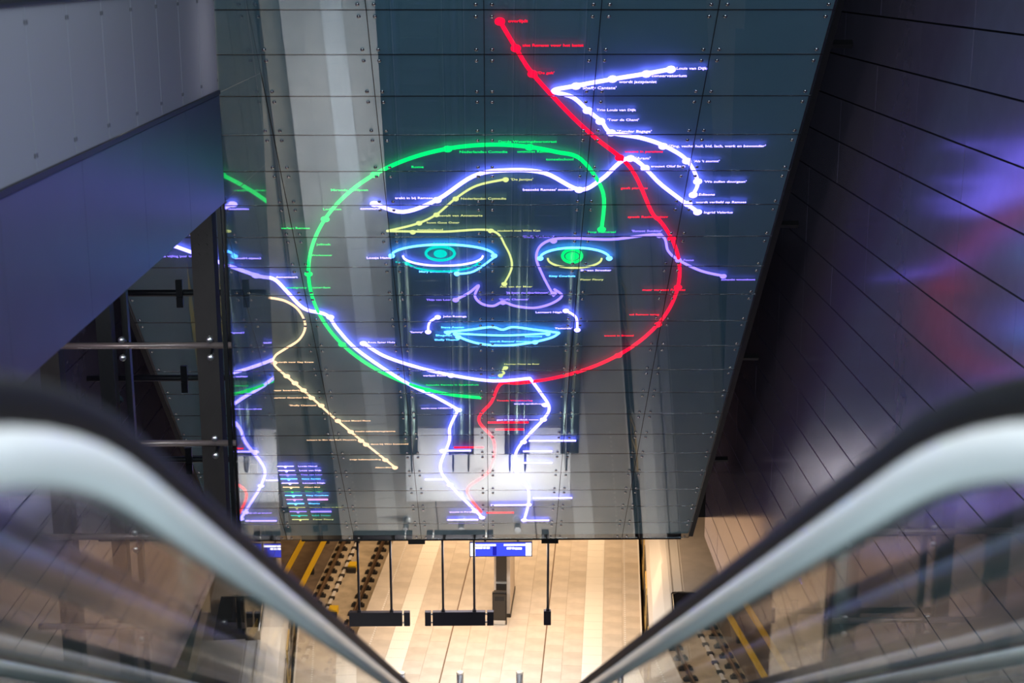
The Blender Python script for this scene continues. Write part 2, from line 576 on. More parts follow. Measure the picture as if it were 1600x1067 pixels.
# ---------------- track bed left of the platform
tb = MB().box(PL(-9.2, 42, -1.35), 2.6, 72, 0.3, EW, EU, Z).build('floor_track', M_TRACKBED)
tag(tb, kind='structure')
tb2 = MB().box(PL(-11.75, 42, -1.33), 2.5, 72, 0.3, EW, EU, Z).build('floor_trackside', M_TRACKDK)
tag(tb2, kind='structure')
tag(MB().box(PL(2.85, 42, -1.35), 3.3, 72, 0.3, EW, EU, Z).build('floor_trackright', M_TRACKDK), kind='structure')

trk = thing('railway_track', PL(-9.45, 46, -1.2), 'pair of brown steel rails on black fastenings beside the platform', 'railway track')
rp = [(-0.055, 0), (0.055, 0), (0.055, 0.02), (0.012, 0.04), (0.012, 0.11), (0.035, 0.12), (0.035, 0.155), (-0.035, 0.155), (-0.035, 0.12), (-0.012, 0.11), (-0.012, 0.04), (-0.055, 0.02)]
fb = MB()
for s in (-1, 1):
    fb.box(EW * (s * 0.15) + V((0, 0, 0.04)), 0.14, 0.17, 0.08, EW, EU, Z)
    fb.box(EW * (s * 0.12) + V((0, 0, 0.12)), 0.08, 0.10, 0.06, EW, EU, Z)
fb.box(V((0, 0, 0.012)), 0.46, 0.18, 0.03, EW, EU, Z)
fmesh = fb.mesh('rail_fastening', M_FAST)
for wc in (-10.21, -8.70):
    MB().tube([PL(wc, 12, -1.16), PL(wc, 76, -1.16)], 0, prof=rp, ref=Z).build('rail', M_RAIL, trk)
    for j in range(40):
        new_obj('rail_fastening', fmesh, None, trk, PL(wc, 38 + j * 0.72, -1.2))
cb = thing('track_cable', PL(-9.73, 48, -1.2), 'white line cable held by black clips between the two rails', 'cable')
MB().box(PL(-9.73, 48, -1.17), 0.10, 26, 0.05, EW, EU, Z).build('cable_strip', M_WHITE, cb)
cm = MB().box((0, 0, 0), 0.20, 0.17, 0.07, EW, EU, Z).mesh('cable_clip', M_FAST)
for j in range(34):
    new_obj('cable_clip', cm, None, cb, PL(-9.73, 38 + j * 0.66, -1.16))
for (wc, u, lab) in ((-9.44, 50.55, 'yellow box on the track bed just below the glass ceiling edge'), (-9.44, 46.65, 'yellow box on the track bed close to the left handrail')):
    t = thing('track_magnet', PL(wc, u, -1.2), lab, 'track box', 'yellow boxes between the rails')
    MB().box(PL(wc, u, -1.08), 0.30, 0.42, 0.24, EW, EU, Z).build('housing', M_YEL, t)
    MB().box(PL(wc, u - 0.28, -1.10), 0.34, 0.16, 0.16, EW, EU, Z).build('mount_block', M_FAST, t)
tr = thing('power_rail', PL(-10.81, 48, -1.2), 'thick yellow covered power rail running beside the track', 'power rail')
MB().box(PL(-10.81, 46, -0.72), 0.15, 62, 0.14, EW, EU, Z).build('cover', M_YEL, tr)
for j in range(14):
    MB().box(PL(-10.85, 38 + j * 3.0, -0.98), 0.12, 0.14, 0.44, EW, EU, Z).build('support_post', M_FAST, tr)
tr2 = thing('cable_duct', PL(-11.79, 48, -1.2), 'thin yellow edged duct along the tunnel wall behind the power rail', 'duct')
MB().box(PL(-11.79, 46, -1.02), 0.06, 62, 0.30, EW, EU, Z).build('duct_edge', M_YEL, tr2)
MB().box(PL(-12.3, 46, -1.02), 0.9, 62, 0.26, EW, EU, Z).build('duct_lid', M_TRACKDK, tr2)

# ---------------- train at the right platform edge
tt = thing('metro_train', PL(2.6, 46, -1.2), 'white metro train with grey roof standing at the right platform edge', 'train')
WA, WBD = 1.30, 3.95
zr = 2.2
prof = [(WA, -0.6), (WA, 1.55), (WA + 0.10, 1.9), (WA + 0.42, zr - 0.06), (WA + 0.62, zr), (WBD - 0.62, zr), (WBD - 0.42, zr - 0.06), (WBD - 0.1, 1.9), (WBD, 1.55), (WBD, -0.6)]
poly = [PL(a, 28, z) for a, z in prof]
MB().prism(poly, EU * 46).build('car_body', M_TRAIN, tt)
MB().box(PL(2.95, 52, zr + 0.03), 1.2, 50, 0.05, EW, EU, Z).build('roof_sheet', M_TRGREY, tt)
for j in range(10):
    u = 32 + j * 4.2
    d = MB().box(PL(WA - 0.015, u, 0.35), 0.05, 1.4, 1.9, EW, EU, Z).build('door', M_TRDOOR, tt)
    MB().box(PL(WA - 0.045, u - 0.34, 0.75), 0.012, 0.5, 0.9, EW, EU, Z).build('door_window', M_DARKGL, d)
    MB().box(PL(WA - 0.045, u + 0.34, 0.75), 0.012, 0.5, 0.9, EW, EU, Z).build('door_window', M_DARKGL, d)
    MB().box(PL(WA - 0.005, u + 2.1, 0.75), 0.03, 2.1, 0.95, EW, EU, Z).build('side_window', M_DARKGL, tt)
for wv in (WA + 0.70, WA + 1.0):
    MB().box(PL(wv, 51, zr + 0.006), 0.03, 46, 0.02, EW, EU, Z).build('roof_seam', M_TRGREY, tt)
# dark roof unit with rounded front corner
pts = []
wq, uq = 1.93, 41.15
for k in range(7):
    a_ = math.pi / 2 * k / 6
    pts.append(PL(wq + 0.16 - 0.16 * math.cos(a_) , uq - 0.16 + 0.16 * math.sin(a_), zr + 0.01))
pts += [PL(wq + 1.3, uq, zr + 0.01), PL(wq + 1.3, uq - 2.6, zr + 0.01), PL(wq, uq - 2.6, zr + 0.01)]
ru = MB().prism(pts[::-1], (0, 0, 0.22)).build('roof_unit', M_DARKGL, tt)
MB().tube([PL(wq + 0.05, uq - 2.5, zr + 0.24), PL(wq + 0.05, uq - 0.2, zr + 0.24), PL(wq + 0.2, uq - 0.05, zr + 0.24), PL(wq + 1.25, uq - 0.05, zr + 0.24)], 0.02, 8).build('roof_unit_trim', M_STEEL, ru)
MB().cyl(PL(wq + 0.9, uq + 0.25, zr), PL(wq + 0.9, uq + 0.25, zr + 0.12), 0.07, 12).build('roof_antenna', M_BLACK, tt)

# ---------------- pillar, bin, signs, display, bollards
p0 = PL(-3.40, 44.15)
pil = thing('platform_pillar', PL(-3.38, 45.4), 'tall stone-clad pillar with dark steel front standing behind the bin', 'pillar')
MB().box(PL(-3.38, 45.35, 1.9), 0.52, 2.2, 3.8, EW, EU, Z).build('stone_cladding', M_PILLAR, pil)
MB().box(PL(-3.40, 44.21, 2.0), 0.34, 0.10, 3.6, EW, EU, Z).build('steel_front', M_BIN, pil)
MB().box(PL(-3.40, 44.14, 1.25), 0.34, 0.06, 0.05, EW, EU, Z).build('handle_bar', M_STEEL, pil)
MB().box(PL(-3.38, 45.35, 0.06), 0.58, 2.26, 0.12, EW, EU, Z).build('plinth', M_BIN, pil)
bn = thing('waste_bin', PL(-3.42, 43.75), 'dark metal waste bin with open slot in front of the stone pillar', 'bin')
MB().box(PL(-3.42, 43.78, 0.62), 0.40, 0.34, 0.90, EW, EU, Z).build('bin_body', M_BIN, bn)
MB().box(PL(-3.42, 43.78, 0.10), 0.36, 0.30, 0.16, EW, EU, Z).build('bin_foot', M_STEEL, bn)
MB().box(PL(-3.42, 43.605, 0.92), 0.30, 0.02, 0.12, EW, EU, Z).build('bin_slot', M_DARKGL, bn)
b = MB()
for s in (-1, 1):
    b.box(PL(-3.42 + s * 0.215, 43.70, 0.56), 0.03, 0.10, 1.10, EW, EU, Z)
b.box(PL(-3.42, 43.70, 1.10), 0.46, 0.10, 0.03, EW, EU, Z)
b.build('bin_frame', M_BLACK, bn)


def hang_sign(x0, x1, z0, z1, y, rods, divs, label):
    t = thing('hanging_sign', ((x0 + x1) / 2, y, z0), label, 'sign', 'hanging signs below the glass ceiling')
    xs = [x0] + divs + [x1]
    for a, c in zip(xs[:-1], xs[1:]):
        a2 = a + (0.024 if a in divs else 0); c2 = c - (0.024 if c in divs else 0)
        MB().span(a2, c2, y - 0.07, y + 0.07, z0, z1).build('sign_box', M_SIGN, t)
    if divs:
        b = MB()
        for d in divs:
            for zz in (0.2, 0.8):
                b.span(d - 0.03, d + 0.03, y - 0.02, y + 0.02, z0 + (z1 - z0) * zz - 0.02, z0 + (z1 - z0) * zz + 0.02)
        b.build('joining_pin', M_STEEL, t)
    for r in rods:
        MB().cyl((r, y, z1 - 0.02), (r, y, 5.36), 0.034, 10).build('hanger_rod', M_SIGN, t)
        MB().box((r, y, z1 + 0.02), 0.10, 0.09, 0.06).build('rod_bracket', M_SIGN, t)
    return t


zs0, zs1 = CZ - 17.87, CZ - 17.46
hang_sign(-3.98, -2.29, zs0, zs1, 38.0, (-3.70, -2.80), [-2.48], 'long dark sign box hung on two rods, left one of the pair')
hang_sign(-1.87, 0.045, zs0, zs1, 38.0, (-1.36, -0.49), [-1.68, -0.16], 'long dark sign box hung on two rods in front of the waste bin')
hang_sign(1.45, 1.65, zs0, zs1 + 0.01, 38.0, (1.56,), [], 'short dark sign box hung on a single rod')
for x, lab in ((-2.06, 'small black box under the ceiling edge above the left long sign'), (1.60, 'small black box under the ceiling edge above the single rod')):
    t = thing('mounting_box', (x, 37.85, CZ - 15.36), lab, 'mounting box', 'black boxes at the lower ceiling edge')
    MB().box((x, 37.85, CZ - 15.28), 0.46, 0.16, 0.16).build('box_body', M_BLACK, t)
    MB().box((x, 37.85, CZ - 15.12), 0.10, 0.10, 0.16).build('box_stem', M_BLACK, t)


def text_mesh(s, width=None, size=None, extrude=0.0, align='LEFT', shear=0.0, bold=0.0):
    cu = bpy.data.curves.new('txt', 'FONT')
    cu.body = s
    cu.size = 1.0
    cu.align_x = align
    cu.shear = shear
    cu.extrude = extrude
    cu.offset = bold
    cu.resolution_u = 2
    o = bpy.data.objects.new('txt', cu)
    COL.objects.link(o)
    dg = bpy.context.evaluated_depsgraph_get()
    me = bpy.data.meshes.new_from_object(o.evaluated_get(dg))
    bpy.data.objects.remove(o)
    bpy.data.curves.remove(cu)
    xs = [v.co.x for v in me.vertices]
    x0, x1 = min(xs), max(xs)
    k = (width / (x1 - x0)) if width else size
    return me, x0, x1, k


# departure display
dx0, dx1, dy = -0.65, 1.21, 42.0
dz0, dz1 = CZ - 17.47, CZ - 17.04
dsp = thing('departure_display', ((dx0 + dx1) / 2, dy, dz0), 'blue lit departure display with white end caps hanging over the platform', 'display')
MB().span(dx0 - 0.03, dx1 + 0.03, dy, dy + 0.22, dz0 - 0.03, dz1 + 0.03).build('housing', M_SIGN, dsp)
MB().span(dx0, dx1, dy - 0.02, dy + 0.01, dz0, dz1).build('screen', M_SCRBLUE, dsp)
for (a, c) in ((dx0, dx0 + 0.15), (dx1 - 0.17, dx1)):
    MB().span(a, c, dy - 0.03, dy - 0.005, dz0 + 0.01, dz1 - 0.01).build('platform_number_field', M_SCRWHITE, dsp)
for (a, c) in ((dx0 + 0.17, dx0 + 0.78), (dx0 + 1.02, dx1 - 0.18)):
    MB().span(a, c, dy - 0.028, dy - 0.005, dz1 - 0.10, dz1 - 0.04).build('header_bar', M_SCRWHITE, dsp)
MB().span(dx0 + 0.68, dx0 + 0.80, dy - 0.028, dy - 0.005, dz0 + 0.02, dz1 - 0.12).build('clock_field', M_SCRDARK, dsp)
for (a, c, dz) in ((0.16, 0.37, 0.0), (0.39, 0.47, 0.0), (0.49, 0.59, 0.0), (1.11, 1.25, 0.02), (1.27, 1.34, 0.02), (1.36, 1.57, 0.03)):
    MB().span(dx0 + a, dx0 + c, dy - 0.028, dy - 0.005, dz1 - 0.19 - dz, dz1 - 0.125 - dz).build('text_line', M_SCRWHITE, dsp)
for xx in (dx0 + 0.45, dx0 + 1.45):
    MB().cyl((xx, dy + 0.1, dz1), (xx, dy + 0.1, 4.5), 0.03, 8).build('hanger_rod', M_SIGN, dsp)

for x, lab in ((-2.60, 'steel bollard at the foot of the escalators, nearest the left handrail'), (-0.92, 'middle steel bollard of the three at the foot of the escalators'), (0.79, 'steel bollard at the foot of the escalators, rightmost of the three')):
    t = thing('bollard', (x, 38.6, 0), lab, 'bollard', 'bollards at the lower landing')
    MB().cyl((x, 38.6, 0), (x, 38.6, 0.94), 0.10, 20).build('post', M_STEEL, t)
    b = MB().cyl((x, 38.6, 0.94), (x, 38.6, 0.985), 0.112, 20, 0.095)
    b.build('cap', M_PLATE, t)
    MB().cyl((x, 38.6, 0), (x, 38.6, 0.02), 0.15, 20).build('base_ring', M_STEEL, t)

# ================================================================== ESCALATORS
EX0 = -0.06
ESK = 0.0033                    # the escalator run is very slightly skewed to the hall
SLP = math.tan(math.radians(30))
HW = 0.62


def handrail_path(dz=0.0):
    """(y, z) points, rail centre; z rel. to camera"""
    def line(y): return -1.54 - SLP * (y - 3.53)
    ztop, zbot = -0.385, -CZ + 0.98
    yt = 3.53 + (-1.54 - ztop) / SLP
    yb = 3.53 + (-1.54 - zbot) / SLP
    pts = []
    R = 3.0
    T = R * math.tan(math.radians(15))
    pts.append((-2.4, ztop))
    pts.append((-1.2, ztop)); pts.append((0.0, ztop))
    n = 12
    for k in range(n + 1):
        a = math.radians(30) * k / n
        y = yt - T + R * math.sin(a)
        z = ztop - R * (1 - math.cos(a))
        pts.append((y, z))
    y1 = yt + T * math.cos(math.radians(30))
    y2 = yb - T * math.cos(math.radians(30))
    for k in range(1, 16):
        y = y1 + (y2 - y1) * k / 16
        pts.append((y, line(y)))
    for k in range(n + 1):
        a = math.radians(30) * (1 - k / n)
        y = yb + T - R * math.sin(a)
        z = zbot + R * (1 - math.cos(a))
        pts.append((y, z))
    pts.append((yb + 1.6, zbot))
    return [(y, z + dz + CZ) for y, z in pts]


def newel(path, rad):
    """close both ends with half circles turning down"""
    y, z = path[-1]
    tail = [(y + rad * math.sin(a), z - rad + rad * math.cos(a)) for a in [math.pi * k / 12 for k in range(1, 13)]]
    y0, z0 = path[0]
    head = [(y0 - rad * math.sin(a), z0 - rad + rad * math.cos(a)) for a in [math.pi * k / 12 for k in range(12, 0, -1)]]
    return head + path + tail


RUB = [(-0.04, -0.006), (-0.036, 0.012), (-0.02, 0.02), (0.02, 0.02), (0.036, 0.012), (0.04, -0.006), (0.034, -0.018), (-0.034, -0.018)]
HALF = [(0.0, -0.037)] + [(0.030 * math.cos(a), 0.037 * math.sin(a)) for a in [math.pi * (k / 8 - 0.5) for k in range(1, 8)]] + [(0.0, 0.037)]
NOSE = 1.0
ytop = 3.53 + (-1.53 - NOSE + 1.54) / SLP        # where the step line meets the upper floor
ybot = 3.53 + (-1.53 - NOSE + CZ) / SLP          # where it meets the platform
print('escalator y', ytop, ybot)


def make_escalator():
    es = thing('escalator', (EX0, ybot, 0), 'x', 'escalator', 'three parallel escalators')
    # glass pane mesh, shared: sheared panel along the 30 degree slope
    plen = 1.5
    for s in (-1, 1):
        x = EX0 + s * HW
        rb = [V((x, y, z)) for y, z in newel([(a, c + 0.035) for a, c in handrail_path()], 0.34)]
        MB().tube(rb, 0, prof=RUB, ref=X, cap=True).build('handrail', M_RUBBER, es)
        st = [V((x - s * 0.006, y, z)) for y, z in newel([(a, c - 0.025) for a, c in handrail_path()], 0.285)]
        MB().tube(st, 0, prof=[(b_, -s * a_) for a_, b_ in HALF], ref=X).build('rail_profile', M_RAILST, es)
        ot = [V((x + s * 0.012, y, z)) for y, z in newel([(a, c - 0.025) for a, c in handrail_path()], 0.285)]
        MB().tube(ot, 0, prof=[(-0.04, -0.012), (0.04, -0.012), (0.04, 0.012), (-0.04, 0.012)], ref=X).build('outer_profile', M_SKIRT, es)
    # slope panes
    y1, y2 = 2.6, ybot - 0.45
    n = 24
    dyp = (y2 - y1) / n
    h0, h1 = -0.055, -0.80
    b = MB()
    t = 0.006
    poly = [(-t, 0.006, h0), (-t, dyp - 0.006, h0 - SLP * dyp), (-t, dyp - 0.006, h1 - SLP * dyp), (-t, 0.006, h1)]
    gmesh = MB().prism(poly, (2 * t, 0, 0)).mesh('glass_pane', M_GLASS)
    for s in (-1, 1):
        x = EX0 + s * HW
        for k in range(n):
            yk_ = y1 + k * dyp
            new_obj('glass_pane', gmesh, None, es, (x, yk_, CZ - 1.54 - SLP * (yk_ - 3.53)))
        # end panes follow the curved rail
        for part in (0, 1):
            pth = [q for q in handrail_path() if (q[0] <= y1 if part == 0 else q[0] >= y2)]
            if part == 0:
                pth = pth + [(y1, CZ - 1.54 - SLP * (y1 - 3.53))]
            else:
                pth = [(y2, CZ - 1.54 - SLP * (y2 - 3.53))] + pth
            up = [V((x - t, y, z - 0.055)) for y, z in pth]
            dn = [V((x - t, y, z - 0.80)) for y, z in pth][::-1]
            MB().prism(up + dn, (2 * t, 0, 0)).build('glass_pane', M_GLASS, es)
    # inner decks and skirts
    pth = [q for q in handrail_path()]
    for s in (-1, 1):
        dk = [V((EX0 + s * (HW - 0.01), y, z - 0.83)) for y, z in pth]
        MB().tube(dk, 0, prof=[(-0.03, -0.14), (0.03, -0.14), (0.03, 0.14), (-0.03, 0.14)], ref=X).build('inner_deck', M_DECK, es)
        sk = [V((EX0 + s * 0.53, y, z - 0.98)) for y, z in pth]
        MB().tube(sk, 0, prof=[(-0.11, -0.012), (0.11, -0.012), (0.11, 0.012), (-0.11, 0.012)], ref=X).build('skirt', M_SKIRT, es)
    # truss cladding below
    sd = [V((EX0, y, z - 1.55)) for y, z in pth if 0.3 < y < ybot + 1.2]
    MB().tube(sd, 0, prof=[(-0.42, -0.70), (0.42, -0.70), (0.42, 0.70), (-0.42, 0.70)], ref=X).build('truss_cladding', M_SKIRT, es)
    # steps
    run, rise = 0.40, 0.40 * SLP
    b = MB()
    b.box((0, 0.2, -0.02), 1.0, 0.40, 0.04)
    for i in range(12):
        b.box((-0.46 + i * 0.0836, 0.2, 0.005), 0.034, 0.40, 0.014)
    for q in range(3):
        b.box((0, 0.40 - 0.012 - q * 0.012, -0.04 - rise * (q + 0.5) / 3), 1.0, 0.02, rise / 3)
    b.box((0, 0.385, 0.008), 1.0, 0.03, 0.012)
    smesh = b.mesh('step', M_STEP)
    ns = int((ybot - ytop) / run)
    for k in range(ns):
        new_obj('step', smesh, None, es, (EX0, ytop + k * run, ZU - (k + 0.5) * rise))
    # landing plates
    MB().span(EX0 - 0.52, EX0 + 0.52, ybot - 0.1, 35.6, 0.0, 0.03).build('comb_plate', M_STEP, es)
    MB().span(EX0 - 0.52, EX0 + 0.52, 35.66, 36.3, 0.0, 0.034).build('landing_plate', M_PLATE, es)
    MB().span(EX0 - 0.52, EX0 + 0.52, -1.2, ytop + 0.05, ZU, ZU + 0.02).build('comb_plate', M_PLATE, es)
    es.rotation_euler.z = ESK
    return es


def copy_tree(o, parent=None):
    c = o.copy()
    COL.objects.link(c)
    c.parent = parent
    for ch in list(o.children):
        copy_tree(ch, c)
    return c


PITCHX = 1.70
esc = make_escalator()
esc['label'] = 'escalator in the foreground whose two handrails frame the view, middle of three'
for s, lab in ((-1, 'escalator left of the foreground one, beside the blue gallery fascia'), (1, 'escalator right of the foreground one, beside the plank wall')):
    c = copy_tree(esc)
    c.location.x += s * PITCHX
    c['label'] = lab
# decks between and beside the escalators, shared landing plate
pth = handrail_path()
for i, xx in enumerate((-1.5, -0.5, 0.5, 1.5)):
    x = EX0 + xx * PITCHX
    wd = PITCHX - 2 * HW - 0.12
    t = [V((x + ESK * (ybot - y), y, z - 0.86)) for y, z in pth]
    o = MB().tube(t, 0, prof=[(-0.02, -wd / 2), (0.02, -wd / 2), (0.02, wd / 2), (-0.02, wd / 2)], ref=X).build('trim_%d' % (i + 2), M_DECK)
    tag(o, kind='structure')
lp = MB().span(EX0 - 2.56, EX0 + 2.48, 35.65, 38.0, 0.0, 0.022).build('floor_landing', M_PLATE)
tag(lp, kind='structure')

# ================================================================== GLASS LIFT SHAFT
SY0, SY1 = 18.8, 22.25
ls = thing('lift_shaft', (-4.8, 20.5, 0), 'glass lift shaft with brown steel columns and bolted tubes below the blue fascia', 'lift shaft')
LEV = [CZ + v for v in (0.0, -1.54, -2.91, -4.87, -6.23, -7.57, -8.9, -10.25, -11.6, -12.95, -14.3, -15.65, -17.0, -18.35, -20.55)]
for hi, lo in zip(LEV[:-1], LEV[1:]):
    MB().span(GX - 0.012, GX, SY0, SY1, lo + 0.008, hi - 0.008).build('glass_pane', M_SHAFTGL, ls)
    if hi < CZ - 2.5:
        MB().span(-6.9, GX - 0.05, SY0 - 0.012, SY0, lo + 0.008, hi - 0.008).build('glass_pane', M_SHAFTGL, ls)
for (x, y, wx_, wy_, m_) in ((-3.79, 19.25, 0.29, 0.30, M_COLUMN), (-5.18, 19.3, 0.20, 0.2, M_BLACK), (-4.98, 19.6, 0.08, 0.12, M_BLACK), (-5.90, 19.2, 0.26, 0.26, M_COLUMN)):
    cobj = MB()
    ztop = ZU - 1.36
    # H section: two flanges and a web
    cobj.box((x, y - wy_ / 2 + 0.012, ztop / 2), wx_, 0.024, ztop)
    cobj.box((x, y + wy_ / 2 - 0.012, ztop / 2), wx_, 0.024, ztop)
    cobj.box((x - wx_ / 2 + 0.012, y, ztop / 2), 0.024, wy_ - 0.05, ztop)
    cobj.box((x + wx_ / 2 - 0.012, y, ztop / 2), 0.024, wy_ - 0.05, ztop)
    co = cobj.build('column', m_, ls)
    if wx_ > 0.27:
        for i in range(3):
            for s in (-1, 1):
                zz = CZ - 3.42 - i * 0.13
                MB().cyl((x + s * 0.055, y - wy_ / 2 - 0.012, zz), (x + s * 0.055, y - wy_ / 2, zz), 0.022, 10).build('splice_bolt', M_COLUMN, co)
for z in LEV[3:13]:
    tb_ = MB().tube([(-6.3, 18.95, z), (-3.44, 18.95, z)], 0.042, 10).build('cross_tube', M_TUBE, ls)
    for x in (-4.84, -3.69):
        for s in (-1, 1):
            MB().dome((x, 18.775, z + s * 0.12), -Y, 0.045, 0.03, 10).build('spider_bolt', M_STEEL, tb_)
            MB().cyl((x, 18.78, z + s * 0.12), (x, 18.95, z + s * 0.06), 0.022, 8).build('spider_arm', M_BLACK, tb_)
    t2 = MB().tube([(-6.3, 22.2, z), (-3.46, 22.2, z)], 0.05, 10).build('cross_tube', M_BLACK, ls)
    for x in (-4.77, -3.75):
        MB().box((x, 22.12, z + 0.09), 0.10, 0.06, 0.26).build('glass_clamp', M_BLACK, t2)
        MB().box((x, 22.12, z - 0.13), 0.10, 0.06, 0.16).build('glass_clamp', M_BLACK, t2)
for (x, y, wd) in ((-3.50, 18.86, 0.05), (-3.44, 18.98, 0.035), (-3.52, 19.25, 0.04)):
    MB().span(x - wd / 2, x + wd / 2, y - 0.03, y + 0.03, 0, CZ - 2.9).build('corner_mullion', M_BLACK, ls)
br = MB().tube([(-6.0, 19.5, CZ - 6.5), (-5.1, 19.5, CZ - 5.75)], 0.07, 8).build('diagonal_brace', M_BLACK, ls)

HT0 = -0.062
# ================================================================== LIGHT LINES ON THE GLASS CEILING
art = thing('light_line_drawing', PP(U0, V0 + 9, HT0), 'glowing coloured line drawing of a plain face with captions across the glass ceiling', 'light artwork')
HT = -0.062


def smooth(pts, sub=6, closed=False):
    out = []
    n = len(pts)
    for i in range(n - 1):
        p0 = pts[max(i - 1, 0)]; p1 = pts[i]; p2 = pts[i + 1]; p3 = pts[min(i + 2, n - 1)]
        for k in range(sub):
            t = k / sub
            out.append(tuple(0.5 * ((2 * p1[j]) + (-p0[j] + p2[j]) * t + (2 * p0[j] - 5 * p1[j] + 4 * p2[j] - p3[j]) * t * t + (-p0[j] + 3 * p1[j] - 3 * p2[j] + p3[j]) * t ** 3) for j in range(2)))
    out.append(tuple(pts[-1]))
    return out


def on_panel(p, h=HT):
    u, v = pix(*p)
    return PP(u, v, h)


def light_line(pts, col, r=0.045, nodes=(), sm=True, nr=0.105):
    q = smooth(pts) if sm else pts
    b = MB().tube([on_panel(p) for p in q], r * 0.7, 8, ref=PN)
    o = b.build('light_line', NEON[col], art)
    for p in nodes:
        c = on_panel(p, HT)
        MB().dome(c, -PN, nr * 0.78, 0.045, 12).build('light_node', NEON[col], o)
    return o


def ellipse(cx, cy, rx, ry, a0, a1, n=24):
    return [(cx + rx * math.cos(math.radians(a0 + (a1 - a0) * k / n)), cy - ry * math.sin(math.radians(a0 + (a1 - a0) * k / n))) for k in range(n + 1)]


# head: one plain oval, left half green, right half red
hl = ellipse(772, 424, 290, 198, 62, 266)
light_line([(940, 358), (942, 300)] + hl, 'green', 0.05, nodes=((940, 358), hl[2], hl[5], hl[8], hl[11], hl[14], hl[18], hl[22]))
hr = ellipse(772, 424, 290, 176, 32, -88)
light_line([(781, 33), (806, 75), (832, 115), (890, 178), (930, 215), (985, 262)] + hr + [(768, 628), (748, 656), (772, 690), (765, 735), (730, 765), (752, 800)], 'red', 0.05,
           nodes=((781, 33), (806, 75), (832, 115), (968, 246), hr[3], hr[8], hr[12], hr[16]))
# fringe: wave across the forehead
light_line([(585, 318), (630, 331), (683, 312), (740, 275), (790, 266), (850, 270), (905, 296), (940, 280), (985, 247), (1035, 290), (1090, 331)], 'violet', 0.052,
           nodes=((585, 318), (683, 312), (905, 296), (985, 247), (1008, 262), (1075, 318), (1090, 331)))
# branch at the upper right
light_line([(1048, 108), (1010, 115), (955, 124), (900, 134), (864, 142), (895, 152), (920, 174), (940, 190), (955, 207), (1000, 215), (1038, 228), (1073, 250), (1090, 283), (1083, 304)], 'violet', 0.05,
           nodes=((1048, 108), (1010, 115), (957, 123), (900, 134), (918, 172), (938, 189), (955, 207), (1036, 228), (1073, 251), (1090, 283), (1083, 304)))
# brows
light_line([(604, 361), (650, 350), (682, 335), (712, 310), (745, 290), (790, 280)], 'yellow', 0.03, nodes=((790, 280), (712, 310), (682, 335), (655, 348)), nr=0.075)
light_line([(604, 361), (690, 362), (767, 360), (790, 385), (800, 415), (788, 443)], 'yellow', 0.03, nodes=((645, 362), (767, 360), (788, 443)), nr=0.075)
light_line([(865, 462), (848, 430), (838, 402), (848, 381), (880, 372), (955, 374), (1030, 367), (1044, 392), (1060, 406), (1095, 423), (1130, 431)], 'purple', 0.036,
           nodes=((865, 376), (1030, 367), (1060, 406), (1130, 431), (865, 458)), nr=0.085)
# eyes: two plain almonds with round irises
for (cx, cy, rx, ry, oc, ic, lc) in ((692, 399, 80, 17, 'blue', 'cyan', 'violet'), (898, 403, 54, 16, 'blue', 'green', 'yellow')):
    light_line(ellipse(cx, cy, rx, ry, 180, 0, 12), oc, 0.032, nodes=((cx - rx, cy), (cx + rx, cy)), nr=0.08)
    light_line(ellipse(cx, cy + 1, rx * 0.78, ry * 0.9, 180, 360, 12), lc, 0.03)
    light_line(ellipse(cx - 4, cy - 3, rx * 0.28, ry * 0.62, 0, 360, 14), ic, 0.04)
    b = MB(); b.dome(on_panel((cx - 4, cy - 3)), -PN, 0.13, 0.04, 12); b.build('light_iris', NEON[ic], art)
light_line(ellipse(692, 402, 62, 22, 205, 335, 12), 'cyan', 0.028, nodes=((636, 411), (748, 411)), nr=0.06)
light_line([(710, 428), (740, 424), (772, 402)], 'blue', 0.028, nodes=((714, 427),), nr=0.075)
# nose
light_line([(712, 468), (732, 458), (748, 446), (742, 462), (752, 474), (770, 478), (786, 472), (805, 478), (835, 481), (862, 474), (878, 462), (866, 452)], 'purple', 0.036, nodes=((712, 468), (786, 472)), nr=0.085)
light_line([(684, 495), (671, 504), (669, 518)], 'violet', 0.034, nodes=((684, 495), (669, 518)), nr=0.085)
light_line([(884, 485), (900, 496), (902, 515)], 'violet', 0.034, nodes=((884, 485), (902, 515)), nr=0.085)
# mouth
light_line([(694, 519), (735, 515), (768, 511), (785, 515), (802, 511), (835, 515), (874, 520)], 'blue', 0.034, nodes=((700, 519),), nr=0.085)
light_line([(712, 521), (785, 524), (856, 521)], 'blue', 0.03, nodes=((712, 521), (856, 521)), nr=0.075)
light_line([(716, 526), (745, 536), (785, 540), (825, 536), (860, 528), (874, 520)], 'blue', 0.034, nodes=((716, 526), (836, 534)), nr=0.085)
light_line([(790, 574), (785, 579), (788, 583), (782, 586)], 'yellow', 0.03, nodes=((790, 574), (782, 586)), nr=0.075)
# shoulders and neck
light_line([(266, 382), (330, 405), (400, 430), (428, 436), (448, 455), (475, 482), (510, 492), (528, 515), (560, 548), (630, 595), (680, 620), (716, 640)], 'violet', 0.05, nodes=((400, 430), (516, 495), (716, 640)))
light_line([(716, 640), (703, 668), (702, 690), (688, 730), (704, 758), (730, 785), (753, 808)], 'violet', 0.05, nodes=((692, 704), (703, 757), (742, 798), (753, 808)))
light_line([(568, 536), (600, 556), (650, 573), (705, 586), (770, 595), (828, 591)], 'violet', 0.05, nodes=((568, 536), (705, 586)))
light_line([(828, 591), (845, 614), (858, 636), (850, 654), (822, 684), (806, 708), (805, 735), (824, 760), (826, 785), (819, 812)], 'violet', 0.05, nodes=((852, 632), (849, 655), (818, 690), (826, 788), (819, 812)))
